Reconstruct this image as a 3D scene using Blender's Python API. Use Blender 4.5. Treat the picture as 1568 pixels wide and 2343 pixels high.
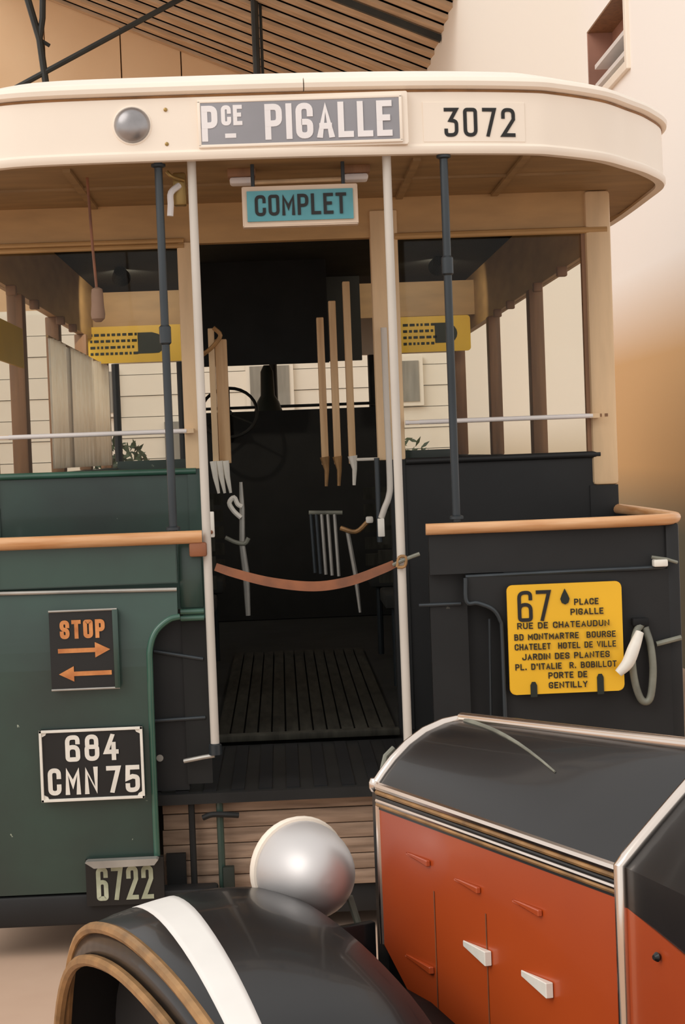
import bpy, bmesh, math, random
from mathutils import Vector, Matrix
random.seed(7)
for o in list(bpy.data.objects): bpy.data.objects.remove(o)
S = bpy.context.scene; C = S.collection
# ------------------------------------------------------------ camera, sky, exposure
F, CX, CY, VPX, VPY, ROLL, EYE = 4000., 784., 1171.5, 640., 1040., .038, 1.425
u0, v0 = (VPX-CX)/F, (CY-VPY)/F
a0 = u0*math.cos(ROLL)+v0*math.sin(ROLL); b0 = -u0*math.sin(ROLL)+v0*math.cos(ROLL)
YAW = math.atan(a0); PIT = math.atan(b0*math.cos(YAW))
cam = bpy.data.cameras.new('camera'); co = bpy.data.objects.new('camera', cam); C.objects.link(co)
cam.sensor_fit = 'HORIZONTAL'; cam.sensor_width = 36; cam.lens = F/1568*36; cam.clip_end = 300; cam.clip_start = .05
co.matrix_world = Matrix.Translation((0, 0, EYE)) @ Matrix.Rotation(YAW, 4, 'Z') @ Matrix.Rotation(math.pi/2-PIT, 4, 'X') @ Matrix.Rotation(-ROLL, 4, 'Z')
S.camera = co
w = bpy.data.worlds.new('sky'); S.world = w; w.use_nodes = True
bg = w.node_tree.nodes['Background']; bg.inputs[0].default_value = (1, .972, .945, 1); bg.inputs[1].default_value = 1.0
sun = bpy.data.lights.new('sun', 'SUN'); sun.energy = 1.1; sun.angle = math.radians(40); sun.color = (1, .955, .91)
so = bpy.data.objects.new('sun', sun); C.objects.link(so); so.rotation_euler = (math.radians(52), 0, math.radians(-50))
vs = S.view_settings; vs.view_transform = 'Standard'; vs.look = 'None'; vs.gamma = 1; vs.use_curve_mapping = False; vs.exposure = .08
G = -.08                                   # ground level
# ------------------------------------------------------------ materials
def lin(c):
    return tuple((v/255/12.92 if v/255 <= .04045 else ((v/255+.055)/1.055)**2.4) for v in c)
MATS = {}
def mat(n, c, rough=.5, metal=0, var=.12, scale=6, bump=0, stretch=(1, 1, 1), coat=0, c2=None, spec=.5):
    m = bpy.data.materials.new(n); m.use_nodes = True; MATS[n] = m
    nt = m.node_tree; b = nt.nodes['Principled BSDF']
    tc = nt.nodes.new('ShaderNodeTexCoord'); mp = nt.nodes.new('ShaderNodeMapping'); nz = nt.nodes.new('ShaderNodeTexNoise'); cr = nt.nodes.new('ShaderNodeValToRGB')
    nt.links.new(tc.outputs['Object'], mp.inputs[0]); mp.inputs['Scale'].default_value = stretch
    nt.links.new(mp.outputs[0], nz.inputs['Vector']); nz.inputs['Scale'].default_value = scale; nz.inputs['Detail'].default_value = 6
    nt.links.new(nz.outputs[0], cr.inputs[0])
    l = lin(c); l2 = lin(c2) if c2 else tuple(v*(1-2*var) for v in l)
    cr.color_ramp.elements[0].position = .3; cr.color_ramp.elements[1].position = .68
    cr.color_ramp.elements[0].color = (*l2, 1); cr.color_ramp.elements[1].color = (*l, 1)
    nt.links.new(cr.outputs[0], b.inputs['Base Color'])
    b.inputs['Roughness'].default_value = rough; b.inputs['Metallic'].default_value = metal; b.inputs['Coat Weight'].default_value = coat; b.inputs['Coat Roughness'].default_value = .06
    b.inputs['Specular IOR Level'].default_value = spec
    if bump:
        bp = nt.nodes.new('ShaderNodeBump'); bp.inputs['Strength'].default_value = bump; bp.inputs['Distance'].default_value = .01
        nt.links.new(nz.outputs[0], bp.inputs['Height']); nt.links.new(bp.outputs[0], b.inputs['Normal'])
    return m
mat('cream', (243, 229, 212), .42, var=.03, scale=3)
mat('cream_trim', (232, 200, 158), .5, var=.1, scale=4, stretch=(4, 4, .6))
mat('tan_ceiling', (160, 128, 86), .55, var=.14, scale=5, stretch=(1, 3, 1))
mat('tan_header', (190, 150, 98), .5, var=.12, scale=4, stretch=(1, 1, 4))
mat('white_pole', (202, 194, 183), .35, var=.05, scale=5)
mat('white_bar', (232, 226, 222), .3, var=.04)
mat('steel_pole', (62, 68, 72), .38, metal=.4, var=.2, scale=7, stretch=(1, 1, .3))
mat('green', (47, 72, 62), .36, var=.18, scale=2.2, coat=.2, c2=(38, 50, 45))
def chips(n, scale, th, col):
    nt = MATS[n].node_tree; b = nt.nodes['Principled BSDF']; src = b.inputs['Base Color'].links[0].from_socket
    tc = nt.nodes.new('ShaderNodeTexCoord'); nz = nt.nodes.new('ShaderNodeTexNoise'); nz.inputs['Scale'].default_value = scale; nz.inputs['Detail'].default_value = 4; nt.links.new(tc.outputs['Object'], nz.inputs['Vector'])
    mr = nt.nodes.new('ShaderNodeMapRange'); mr.inputs[1].default_value = th; mr.inputs[2].default_value = th+.015; nt.links.new(nz.outputs[0], mr.inputs[0])
    mx = nt.nodes.new('ShaderNodeMix'); mx.data_type = 'RGBA'; nt.links.new(mr.outputs[0], mx.inputs[0]); nt.links.new(src, mx.inputs[6]); mx.inputs[7].default_value = (*lin(col), 1); nt.links.new(mx.outputs[2], b.inputs['Base Color'])
mat('shadow_brown', (150, 104, 58), .7, var=.2, scale=12)
mat('green_trim', (62, 100, 84), .3, var=.15, coat=.3)
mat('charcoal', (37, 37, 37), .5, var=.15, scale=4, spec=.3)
mat('black', (38, 38, 37), .6, var=.15, spec=.25)
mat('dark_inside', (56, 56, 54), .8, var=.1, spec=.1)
mat('rail_wood', (220, 172, 126), .42, var=.2, scale=5, stretch=(1, 1, 12), c2=(192, 132, 78), coat=.3)
mat('rail_wood_side', (190, 120, 66), .4, var=.2, scale=5, stretch=(6, 1, 12), c2=(150, 90, 46), coat=.3)
mat('post_wood', (224, 190, 146), .5, var=.2, scale=4, stretch=(8, 8, .5), c2=(184, 144, 100))
mat('brown_post', (150, 108, 74), .55, var=.2, scale=4, stretch=(8, 8, .5))
mat('step_wood', (168, 142, 120), .75, var=.25, scale=5, stretch=(1, 1, 10), c2=(122, 100, 82), bump=.3)
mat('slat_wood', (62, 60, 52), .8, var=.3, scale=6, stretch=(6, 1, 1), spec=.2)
mat('leather', (150, 92, 58), .55, var=.25, scale=9, c2=(104, 66, 46))
mat('yellow', (240, 184, 34), .45, var=.05, scale=3)
mat('placard', (222, 178, 38), .5, var=.08, scale=4)
mat('ink', (26, 24, 22), .6, var=.1)
mat('slot_dark', (30, 36, 26), .7)
mat('turquoise', (88, 162, 172), .4, var=.12, scale=9)
mat('sign_frame', (224, 200, 176), .5, var=.06)
mat('blind_grey', (152, 150, 154), .3, var=.1, scale=3)
mat('letter_white', (236, 230, 228), .5, var=.04)
mat('plate_white', (232, 226, 214), .45, var=.06, scale=20)
mat('digit_pale', (186, 190, 164), .6, var=.16, scale=16, c2=(140, 144, 118))
mat('plate_black', (20, 20, 19), .4, var=.2)
mat('orange_paint', (218, 146, 84), .6, var=.2, scale=20, c2=(176, 104, 52))
mat('lens_grey', (176, 172, 172), .32, metal=.75, var=.2, scale=10)
mat('brass', (170, 140, 84), .4, metal=.6, var=.2)
mat('aluminium', (176, 172, 164), .42, metal=.5, var=.15, scale=9)
mat('grey_hose', (134, 134, 120), .5, var=.25, scale=12)
mat('rubber', (24, 24, 25), .75, var=.2, spec=.3)
mat('car_red', (182, 75, 25), .34, var=.1, scale=1.6, coat=.35, c2=(162, 64, 28))
mat('car_black', (28, 28, 29), .3, var=.1, coat=.2, spec=.3)
mat('chrome', (226, 214, 204), .2, metal=1, var=.04)
mat('lamp_silver', (214, 210, 208), .5, metal=.75, var=.05, scale=3)
mat('worn_brass', (178, 136, 88), .45, metal=.35, var=.3, scale=14, c2=(120, 92, 60))
mat('reflection_white', (232, 228, 222), .5, var=.03)
mat('hall_tan', (244, 212, 172), .85, var=.06, scale=.5, c2=(236, 200, 158))
mat('roof_board', (226, 200, 170), .85, var=.25, scale=1.2, stretch=(.3, 4, 4), c2=(190, 162, 132))
mat('truss_steel', (52, 56, 54), .6, var=.25, scale=2)
mat('ground', (206, 176, 152), .85, var=.1, scale=1.4, bump=.15, c2=(188, 156, 132))
mat('hall_white', (240, 232, 218), .8, var=.04, scale=.7)
mat('hall_grey', (150, 146, 136), .7, var=.12, scale=2, stretch=(8, 1, 1))
mat('reveal_brown', (176, 128, 108), .8, var=.2, scale=2)
mat('shutter_dark', (44, 48, 44), .6, var=.2)
mat('leaf', (62, 78, 44), .6, var=.3, scale=8)
mat('pot', (140, 112, 92), .8)
mat('curtain', (206, 196, 178), .9, var=.12, scale=3, stretch=(14, 14, .3))
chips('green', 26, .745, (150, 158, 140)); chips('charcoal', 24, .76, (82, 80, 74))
def glass(n, fac, tint):
    m = bpy.data.materials.new(n); m.use_nodes = True; MATS[n] = m; nt = m.node_tree; nt.nodes.clear()
    o = nt.nodes.new('ShaderNodeOutputMaterial'); mx = nt.nodes.new('ShaderNodeMixShader'); t = nt.nodes.new('ShaderNodeBsdfTransparent'); g = nt.nodes.new('ShaderNodeBsdfGlossy')
    t.inputs[0].default_value = (*tint, 1); g.inputs['Roughness'].default_value = .04; g.inputs[0].default_value = (.9, .9, .9, 1); mx.inputs[0].default_value = fac
    nt.links.new(t.outputs[0], mx.inputs[1]); nt.links.new(g.outputs[0], mx.inputs[2]); nt.links.new(mx.outputs[0], o.inputs[0])
glass('glass', .007, (.96, .965, .95))
# right hall wall: limewashed white above a soft-edged ochre dado and a grey-green plinth
m = mat('hall_wall_right', (250, 236, 222), .85, var=.02, scale=.6)
nt = m.node_tree; tc = nt.nodes.new('ShaderNodeTexCoord'); sx = nt.nodes.new('ShaderNodeSeparateXYZ'); mr = nt.nodes.new('ShaderNodeMapRange'); cr = nt.nodes.new('ShaderNodeValToRGB')
nt.links.new(tc.outputs['Object'], sx.inputs[0]); nt.links.new(sx.outputs['Z'], mr.inputs[0]); mr.inputs[1].default_value = 0; mr.inputs[2].default_value = 4
nt.links.new(mr.outputs[0], cr.inputs[0])
e = cr.color_ramp.elements; e[0].position = .20; e[0].color = (*lin((112, 110, 92)), 1); e[1].position = .31; e[1].color = (*lin((206, 164, 112)), 1)
x = e.new(.50); x.color = (*lin((212, 170, 120)), 1); x = e.new(.66); x.color = (*lin((247, 239, 231)), 1)
# the ochre band ends part-way along the wall; further on the wall is white to near the floor
c3 = nt.nodes.new('ShaderNodeValToRGB'); nt.links.new(mr.outputs[0], c3.inputs[0]); f = c3.color_ramp.elements
f[0].position = .29; f[0].color = (*lin((196, 178, 146)), 1); f[1].position = .42; f[1].color = (*lin((246, 238, 226)), 1)
m2 = nt.nodes.new('ShaderNodeMapRange'); m2.inputs[1].default_value = 13.6; m2.inputs[2].default_value = 14.6; nt.links.new(sx.outputs['Y'], m2.inputs[0])
mxc = nt.nodes.new('ShaderNodeMix'); mxc.data_type = 'RGBA'; nt.links.new(m2.outputs[0], mxc.inputs[0]); nt.links.new(cr.outputs[0], mxc.inputs[6]); nt.links.new(c3.outputs[0], mxc.inputs[7])
nt.links.new(mxc.outputs[2], nt.nodes['Principled BSDF'].inputs['Base Color'])
# ------------------------------------------------------------ builders
def link(name, bm, m, parent=None, smooth=False):
    me = bpy.data.meshes.new(name); bmesh.ops.recalc_face_normals(bm, faces=bm.faces[:]); bm.to_mesh(me); bm.free()
    if smooth:
        me.polygons.foreach_set('use_smooth', [True]*len(me.polygons)); me.set_sharp_from_angle(angle=math.radians(38))
    me.materials.append(MATS[m]); o = bpy.data.objects.new(name, me); C.objects.link(o)
    if parent: par(o, parent)
    return o
def par(o, p):
    o.parent = p
    M = Matrix.Identity(4); q = p
    chain = []
    while q: chain.append(q); q = q.parent
    for q in reversed(chain): M = M @ q.matrix_parent_inverse @ q.matrix_basis
    o.matrix_parent_inverse = M.inverted()
def box(bm, x0, x1, y0, y1, z0, z1, bev=0):
    r = bmesh.ops.create_cube(bm, size=1); vs = r['verts']
    for v in vs: v.co = Vector(((x0+x1)/2+v.co.x*(x1-x0), (y0+y1)/2+v.co.y*(y1-y0), (z0+z1)/2+v.co.z*(z1-z0)))
    if bev: bmesh.ops.bevel(bm, geom=list({e for v in vs for e in v.link_edges}), offset=bev, segments=2, affect='EDGES', profile=.5)
def B(name, m, parent, *a, bev=0, smooth=None):
    bm = bmesh.new(); box(bm, *a, bev=bev); return link(name, bm, m, parent, bev > 0 if smooth is None else smooth)
def tube(bm, pts, r, n=12, caps=True, flat=1.0):
    pts = [Vector(p) for p in pts]; rings = []; R = r if isinstance(r, (list, tuple)) else [r]*len(pts)
    up = None
    for i, p in enumerate(pts):
        d = (pts[min(i+1, len(pts)-1)]-pts[max(i-1, 0)]).normalized()
        if up is None: up = d.orthogonal().normalized()
        up = (up-d*up.dot(d)).normalized(); s = d.cross(up)
        rings.append([bm.verts.new(p+up*(R[i]*math.cos(2*math.pi*k/n))+s*(R[i]*flat*math.sin(2*math.pi*k/n))) for k in range(n)])
    for a, b in zip(rings, rings[1:]):
        for k in range(n): bm.faces.new((a[k], a[(k+1) % n], b[(k+1) % n], b[k]))
    if caps: bm.faces.new(rings[0][::-1]); bm.faces.new(rings[-1])
def T(name, m, parent, pts, r, n=12, flat=1.0):
    bm = bmesh.new(); tube(bm, pts, r, n, flat=flat); return link(name, bm, m, parent, True)
def smoothpath(pts, k=6):
    P = [Vector(p) for p in pts]; P = [2*P[0]-P[1]]+P+[2*P[-1]-P[-2]]; out = []
    for i in range(1, len(P)-2):
        for j in range(k):
            t = j/k; a, b, c, d = P[i-1:i+3]
            out.append(.5*((2*b)+(c-a)*t+(2*a-5*b+4*c-d)*t*t+(3*b-a-3*c+d)*t**3))
    return out+[P[-2]]
def lathe(bm, prof, n=32, M=Matrix.Identity(4)):
    rings = []
    for (r, h) in prof:
        rings.append([bm.verts.new(M @ Vector((max(r, 1e-5)*math.cos(2*math.pi*k/n), max(r, 1e-5)*math.sin(2*math.pi*k/n), h))) for k in range(n)])
    for a, b in zip(rings, rings[1:]):
        for k in range(n): bm.faces.new((a[k], a[(k+1) % n], b[(k+1) % n], b[k]))
    bm.faces.new(rings[0]); bm.faces.new(rings[-1])
def L(name, m, parent, prof, M=Matrix.Identity(4), n=32):
    bm = bmesh.new(); lathe(bm, prof, n, M); return link(name, bm, m, parent, True)
def sweep(bm, path, sec, closed_sec=True):
    """sweep a section [(outward offset, z)] along a plan path [(x, y)]; outward is to the right of travel"""
    n = len(path); rings = []
    for i in range(n):
        a = Vector(path[max(i-1, 0)]).to_2d(); b = Vector(path[min(i+1, n-1)]).to_2d(); d = (b-a).normalized(); nrm = Vector((d.y, -d.x)); p = Vector(path[i]).to_2d()
        rings.append([bm.verts.new((p.x+nrm.x*o, p.y+nrm.y*o, z)) for o, z in sec])
    k = len(sec)
    for a, b in zip(rings, rings[1:]):
        for j in range(k if closed_sec else k-1): bm.faces.new((a[j], a[(j+1) % k], b[(j+1) % k], b[j]))
    if closed_sec: bm.faces.new(rings[0]); bm.faces.new(rings[-1][::-1])
def prism(bm, poly, y0, y1, bev=0):
    """polygon in x,z extruded along y"""
    a = [bm.verts.new((x, y0, z)) for x, z in poly]; b = [bm.verts.new((x, y1, z)) for x, z in poly]; n = len(poly)
    f = bm.faces.new(a); bm.faces.new(b[::-1])
    for i in range(n): bm.faces.new((a[i], b[i], b[(i+1) % n], a[(i+1) % n]))
    if bev: bmesh.ops.bevel(bm, geom=list(f.edges), offset=bev, segments=2, affect='EDGES')
def PR(name, m, parent, poly, y0, y1, bev=0):
    bm = bmesh.new(); prism(bm, poly, y0, y1, bev); return link(name, bm, m, parent)
def rrect(x0, x1, z0, z1, r, k=5):
    o = []
    for cx, cz, a in ((x1-r, z1-r, 0), (x0+r, z1-r, 90), (x0+r, z0+r, 180), (x1-r, z0+r, 270)):
        for i in range(k+1): t = math.radians(a+90*i/k); o.append((cx+r*math.cos(t), cz+r*math.sin(t)))
    return o
GL = {  # condensed sign-writer's alphabet: strokes as centre lines in a unit box, R = rounded corners
 'A': [([(0, 0), (.5, 1), (1, 0)], 0), ([(.2, .3), (.8, .3)], 0)], 'B': [([(0, 0), (0, 1)], 0), ([(0, 1), (.9, 1), (.9, .54), (.4, .54)], 1), ([(0, .54), (1, .54), (1, 0), (0, 0)], 1)],
 'C': [([(1, .72), (1, 1), (0, 1), (0, 0), (1, 0), (1, .28)], 1)], 'D': [([(0, 0), (0, 1)], 0), ([(0, 1), (1, 1), (1, 0), (0, 0)], 1)], 'E': [([(1, 1), (0, 1), (0, 0), (1, 0)], 0), ([(0, .52), (.8, .52)], 0)],
 'G': [([(1, .74), (1, 1), (0, 1), (0, 0), (1, 0), (1, .46), (.5, .46)], 1)], 'H': [([(0, 0), (0, 1)], 0), ([(1, 0), (1, 1)], 0), ([(0, .5), (1, .5)], 0)], 'I': [([(.5, 0), (.5, 1)], 0)],
 'J': [([(1, 1), (1, 0), (0, 0), (0, .3)], 1)], 'L': [([(0, 1), (0, 0), (1, 0)], 0)], 'M': [([(0, 0), (0, 1), (.5, .35), (1, 1), (1, 0)], 0)], 'N': [([(0, 0), (0, 1), (1, 0), (1, 1)], 0)],
 'O': [([(.5, 1), (0, 1), (0, 0), (1, 0), (1, 1), (.5, 1)], 1)], 'P': [([(0, 0), (0, 1)], 0), ([(0, 1), (1, 1), (1, .44), (0, .44)], 1)], 'R': [([(0, 0), (0, 1)], 0), ([(0, 1), (1, 1), (1, .5), (0, .5)], 1), ([(.5, .5), (1, 0)], 0)],
 'S': [([(1, .74), (1, 1), (0, 1), (0, .54), (1, .46), (1, 0), (0, 0), (0, .26)], 1)], 'T': [([(0, 1), (1, 1)], 0), ([(.5, 1), (.5, 0)], 0)], 'U': [([(0, 1), (0, 0), (1, 0), (1, 1)], 1)], 'V': [([(0, 1), (.5, 0), (1, 1)], 0)], 'Y': [([(0, 1), (.5, .48), (1, 1)], 0), ([(.5, .48), (.5, 0)], 0)],
 '0': [([(.5, 1), (0, 1), (0, 0), (1, 0), (1, 1), (.5, 1)], 1)], '2': [([(0, .72), (0, 1), (1, 1), (1, .62), (0, 0), (1, 0)], 3)], '3': [([(0, 1), (1, 1), (.42, .58), (1, .54), (1, 0), (0, 0), (0, .18)], 4)], '4': [([(.62, 1), (0, .28), (1, .28)], 0), ([(.74, .62), (.74, 0)], 0)],
 '5': [([(1, 1), (.06, 1), (0, .52), (.5, .60), (1, .56), (1, 0), (0, 0), (0, .2)], 5)], '6': [([(1, .78), (1, 1), (0, 1), (0, .3)], 1), ([(.5, 0), (0, 0), (0, .56), (1, .56), (1, 0), (.5, 0)], 1)], '7': [([(0, 1), (1, 1), (.36, 0)], 0)], '8': [([(.5, .54), (.06, .54), (.06, 1), (.94, 1), (.94, .54), (.5, .54)], 1), ([(.5, .54), (0, .54), (0, 0), (1, 0), (1, .54), (.5, .54)], 1)],
 '.': [([(.4, 0), (.4, .09)], 0)], "'": [([(.5, 1), (.5, .75)], 0)]}
WID = {'I': .0, 'M': 1.25, 'N': 1.05, '.': .2, "'": .2, ' ': .45, 'L': .85, 'E': .85, 'T': .95}
KEEP = {2: (1, 2, 3), 3: (1, 2), 4: (4, 5, 3), 5: (4, 5, 6)}   # which corners are rounded for part-rounded glyphs
def text(name, st, x0, x1, z0, z1, y, m, parent, bold=.16, depth=.002, gap=.34):
    """strokes of relative thickness bold (of the height), fitted into the box x0..x1, z0..z1, facing -y"""
    H = z1-z0; t = H*bold; n = len(st)
    tot = sum(WID.get(c, 1) for c in st); cw = None
    # letter width from: sum(widths)*cw + n*t + (n-1)*gap*cw = x1-x0
    cw = (x1-x0-n*t)/(tot+gap*(n-1)) if n > 1 else x1-x0-t
    bm = bmesh.new(); X = x0; ns = 0
    for c in st:
        w = WID.get(c, 1)*cw
        for pts, rd in GL.get(c, []):
            P = [Vector((X+t/2+px*w, z0+t/2+pz*(H-t))) for px, pz in pts]
            closed = (P[0]-P[-1]).length < 1e-6
            if not closed: P[0] = P[0]+(P[0]-P[1]).normalized()*t/2.01; P[-1] = P[-1]+(P[-1]-P[-2]).normalized()*t/2
            Q = []
            for i, p in enumerate(P):
                ok = rd and 0 < i < len(P)-1 and (rd == 1 or i in KEEP[rd])
                if not ok: Q.append(p); continue
                a, b = P[i-1]-p, P[i+1]-p; r = min(a.length*.5, b.length*.5, max(w*.5, t*.4)); A, Bq = p+a.normalized()*r, p+b.normalized()*r
                for k in range(6): u = k/5; Q.append((1-u)**2*A+2*u*(1-u)*p+u*u*Bq)
            D = [Q[0]]
            for q in Q[1:]:
                if (q-D[-1]).length > 1e-5: D.append(q)
            Q = D; L_, R_ = [], []
            for i, p in enumerate(Q):
                d1 = (p-Q[i-1]).normalized() if i else ((Q[0]-Q[-2]).normalized() if closed else None); d2 = (Q[i+1]-p).normalized() if i < len(Q)-1 else ((Q[1]-Q[0]).normalized() if closed else None)
                d1 = d1 or d2; d2 = d2 or d1; n1, n2 = Vector((-d1.y, d1.x)), Vector((-d2.y, d2.x)); mm = (n1+n2); mm = mm.normalized() if mm.length > .2 else n1
                k = t/2/max(.45, mm.dot(n1)); L_.append(p+mm*k); R_.append(p-mm*k)
            yo = y; y = y-.00025*ns; ns += 1
            f = [[bm.verts.new((q.x, y, q.y)), bm.verts.new((r.x, y, r.y)), bm.verts.new((r.x, y+depth, r.y)), bm.verts.new((q.x, y+depth, q.y))] for q, r in zip(L_, R_)]
            for a, b in zip(f, f[1:]):
                for k in range(4): bm.faces.new((a[k], a[(k+1) % 4], b[(k+1) % 4], b[k]))
            bm.faces.new(f[0]); bm.faces.new(f[-1][::-1]); y = yo
        X += w+t+gap*cw
    for v in bm.verts: v.co.z = min(max(v.co.z, z0), z1)
    return link(name, bm, m, parent)
def empty(name, loc, label, cat, rz=0, group=None):
    o = bpy.data.objects.new(name, None); C.objects.link(o); o.location = loc; o.rotation_euler = (0, 0, rz); tag(o, label, cat, group); return o
def tag(o, label, cat, group=None, kind=None):
    o['label'] = label; o['category'] = cat
    if group: o['group'] = group
    if kind: o['kind'] = kind
    return o
# ------------------------------------------------------------ the hall
tag(B('floor', 'ground', None, -16, 14, -4, 40, G-.2, G), 'pale sandy concrete floor of the shed', 'floor', kind='structure')
# right wall with a louvred opening
XW, ZE, TP = 2.6, 7.5, .42
bm = bmesh.new()
WY0, WY1, WZ0, WZ1 = 12.5, 14.1, 4.13, 4.72
box(bm, XW, XW+.3, 8.2, WY0, G, ZE); box(bm, XW, XW+.3, WY1, 34, G, ZE); box(bm, XW, XW+.3, WY0, WY1, G, WZ0); box(bm, XW, XW+.3, WY0, WY1, WZ1, ZE)
tag(link('wall_right', bm, 'hall_wall_right'), 'white hall wall with ochre lower band to the right of the bus', 'wall', kind='structure')
wn = empty('window_1', (XW, (WY0+WY1)/2, WZ0), 'small louvred window high in the white right wall', 'window'); wn['kind'] = 'structure'
B('backing', 'reveal_brown', wn, XW+.20, XW+.22, WY0, WY1, WZ0, WZ1)
bm = bmesh.new(); box(bm, XW-.03, XW+.19, WY0-.07, WY0+.008, WZ0-.06, WZ1+.06, .006); box(bm, XW-.03, XW+.19, WY0, WY1, WZ0-.06, WZ0+.008, .006)
link('frame', bm, 'cream', wn)
B('jamb', 'reveal_brown', wn, XW+.003, XW+.2, WY1-.03, WY1-.002, WZ0+.008, WZ1-.012)
B('head', 'brown_post', wn, XW+.003, XW+.2, WY0+.01, WY1-.003, WZ1-.012, WZ1-.002)
B('panel', 'shutter_dark', wn, XW+.15, XW+.17, WY0, WY1-.25, WZ0, WZ0+.36)
for k in range(2): B('slat', 'white_bar', wn, XW+.02, XW+.14, WY0, WY1-.2, WZ0+.10+.15*k, WZ0+.135+.15*k)
for k in range(7): B('bar', 'aluminium', wn, XW+.125, XW+.14, WY0+.15+k*.17, WY0+.165+k*.17, WZ0, WZ0+.4)
# gable wall: tan sheets
gb = empty('wall_back', (-3.2, 34, G), 'tan sheeted gable end wall high behind the bus', 'wall'); gb['kind'] = 'structure'
RX, RZ = -5.6, ZE+(XW+5.6)*TP
def roofz(x): return ZE+(XW-x)*TP if x > RX else RZ-(RX-x)*TP
xs = [-9.8, -7.2, RX, -4.2, -2.75, -1.6, -.4, .85, 1.7, XW]
for a, b in zip(xs, xs[1:]):
    PR('panel', 'hall_tan', gb, [(a+.012, G), (b-.012, G), (b-.012, roofz(b)+.1), (a+.012, roofz(a)+.1)], 34+random.uniform(0, .02), 34.2)
PR('backing', 'brown_post', gb, [(-9.8, G), (XW, G), (XW, ZE+.2), (RX, RZ+.2), (-9.8, roofz(-9.8)+.2)], 34.21, 34.4)
# roof: boards down the slope, each its own piece
cl = empty('ceiling', (RX, 30, RZ), 'brown boarded underside of the pitched shed roof', 'roof'); cl['kind'] = 'structure'
def slope_board(y0, y1, xa, xb, dz):
    bm = bmesh.new(); t = .06
    za, zb = roofz(xa), roofz(xb)
    v = [bm.verts.new(p) for p in ((xa, y0, za+dz), (xb, y0, zb+dz), (xb, y1, zb), (xa, y1, za), (xa, y0, za+dz+t), (xb, y0, zb+dz+t), (xb, y1, zb+t), (xa, y1, za+t))]
    for q in ((0, 1, 2, 3), (7, 6, 5, 4), (0, 4, 5, 1), (1, 5, 6, 2), (2, 6, 7, 3), (3, 7, 4, 0)): bm.faces.new([v[i] for i in q])
    link('roof_board', bm, 'roof_board', cl)
y = 23.2
while y < 34:
    d = random.uniform(.62, .86); y1 = min(y+d, 34.2)
    slope_board(y+.075, y1, RX, XW+.3, -.07); y += d
bm = bmesh.new(); v = [bm.verts.new(p) for p in ((RX, 23.2, RZ+.09), (XW+.3, 23.2, roofz(XW+.3)+.09), (XW+.3, 34.4, roofz(XW+.3)+.09), (RX, 34.4, RZ+.09))]; bm.faces.new(v)
r = bmesh.ops.extrude_face_region(bm, geom=bm.faces[:])
for q in r['geom']:
    if isinstance(q, bmesh.types.BMVert): q.co.z += .05
link('roof_sheet', bm, 'truss_steel', cl)
for y in (25.7,):
    bm = bmesh.new(); tube(bm, [(RX, y, RZ-.1), (XW, y, ZE-.1)], .07, 4); link('purlin', bm, 'truss_steel', cl)
tag(B('wall_left', 'hall_tan', None, -10.1, -9.8, 12, 34.4, G, ZE), 'tan side wall far to the left of the bus', 'wall', kind='structure')
tr = empty('roof_truss', (-1, 28, ZE), 'dark steel truss posts and tie rod under the shed roof', 'truss'); tr['kind'] = 'structure'
T('post', 'truss_steel', tr, [(-.12, 28, roofz(-.12)), (-.12, 28, 5.5)], .06, 8)
T('post', 'truss_steel', tr, [(-.03, 28.1, roofz(-.03)), (-.03, 28.1, 5.5)], .025, 8)
T('tie_rod', 'truss_steel', tr, [(-4.42, 28, 7.13), (-1.10, 28, 8.78)], .045, 8)
T('post', 'truss_steel', tr, [(-3.75, 28, 9.0), (-3.53, 28, 8.12), (-3.44, 28, 7.2), (-3.42, 28, 5.5)], .055, 8)
T('strut', 'truss_steel', tr, [(-3.44, 28, 9.0), (-3.47, 28, 8.45), (-3.53, 28, 8.12)], .05, 8)
T('strut', 'truss_steel', tr, [(-3.53, 28.02, 8.12), (-3.38, 28.02, 8.02)], .03, 8)
T('strut', 'truss_steel', tr, [(2.55, 28, 8.1), (3.1*.93, 28, 7.75)], .02, 6)
# bright low building seen through the bus
pb = empty('wall_front', (-2, 25, G), 'low white boarded building front seen through the bus windows', 'wall'); pb['kind'] = 'structure'
B('backing', 'hall_white', pb, -9, 2.5, 25.08, 25.2, G, 3.6)
for k in range(12): B('board', 'hall_white', pb, -9, 2.5, 25+.015*(k % 2), 25.06, G+.02+k*.3, G+.31+k*.3)
for x in (-6.9, -4.6, -1.2, .9):
    f = B('door_leaf', 'hall_grey', pb, x-.42, x+.42, 24.94, 25.0, G+.02, 1.95)
    for k in range(4): B('plank', 'hall_grey', f, x-.40+.2*k, x-.21+.2*k, 24.915, 24.94, G+.05, 1.9)
for x in (-5.8, -2.6, -.1, 1.75):
    f = B('window_frame', 'hall_white', pb, x-.34, x+.34, 24.93, 25, 2.05, 2.75); B('pane', 'hall_grey', f, x-.28, x+.28, 24.915, 24.93, 2.11, 2.69)
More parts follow.
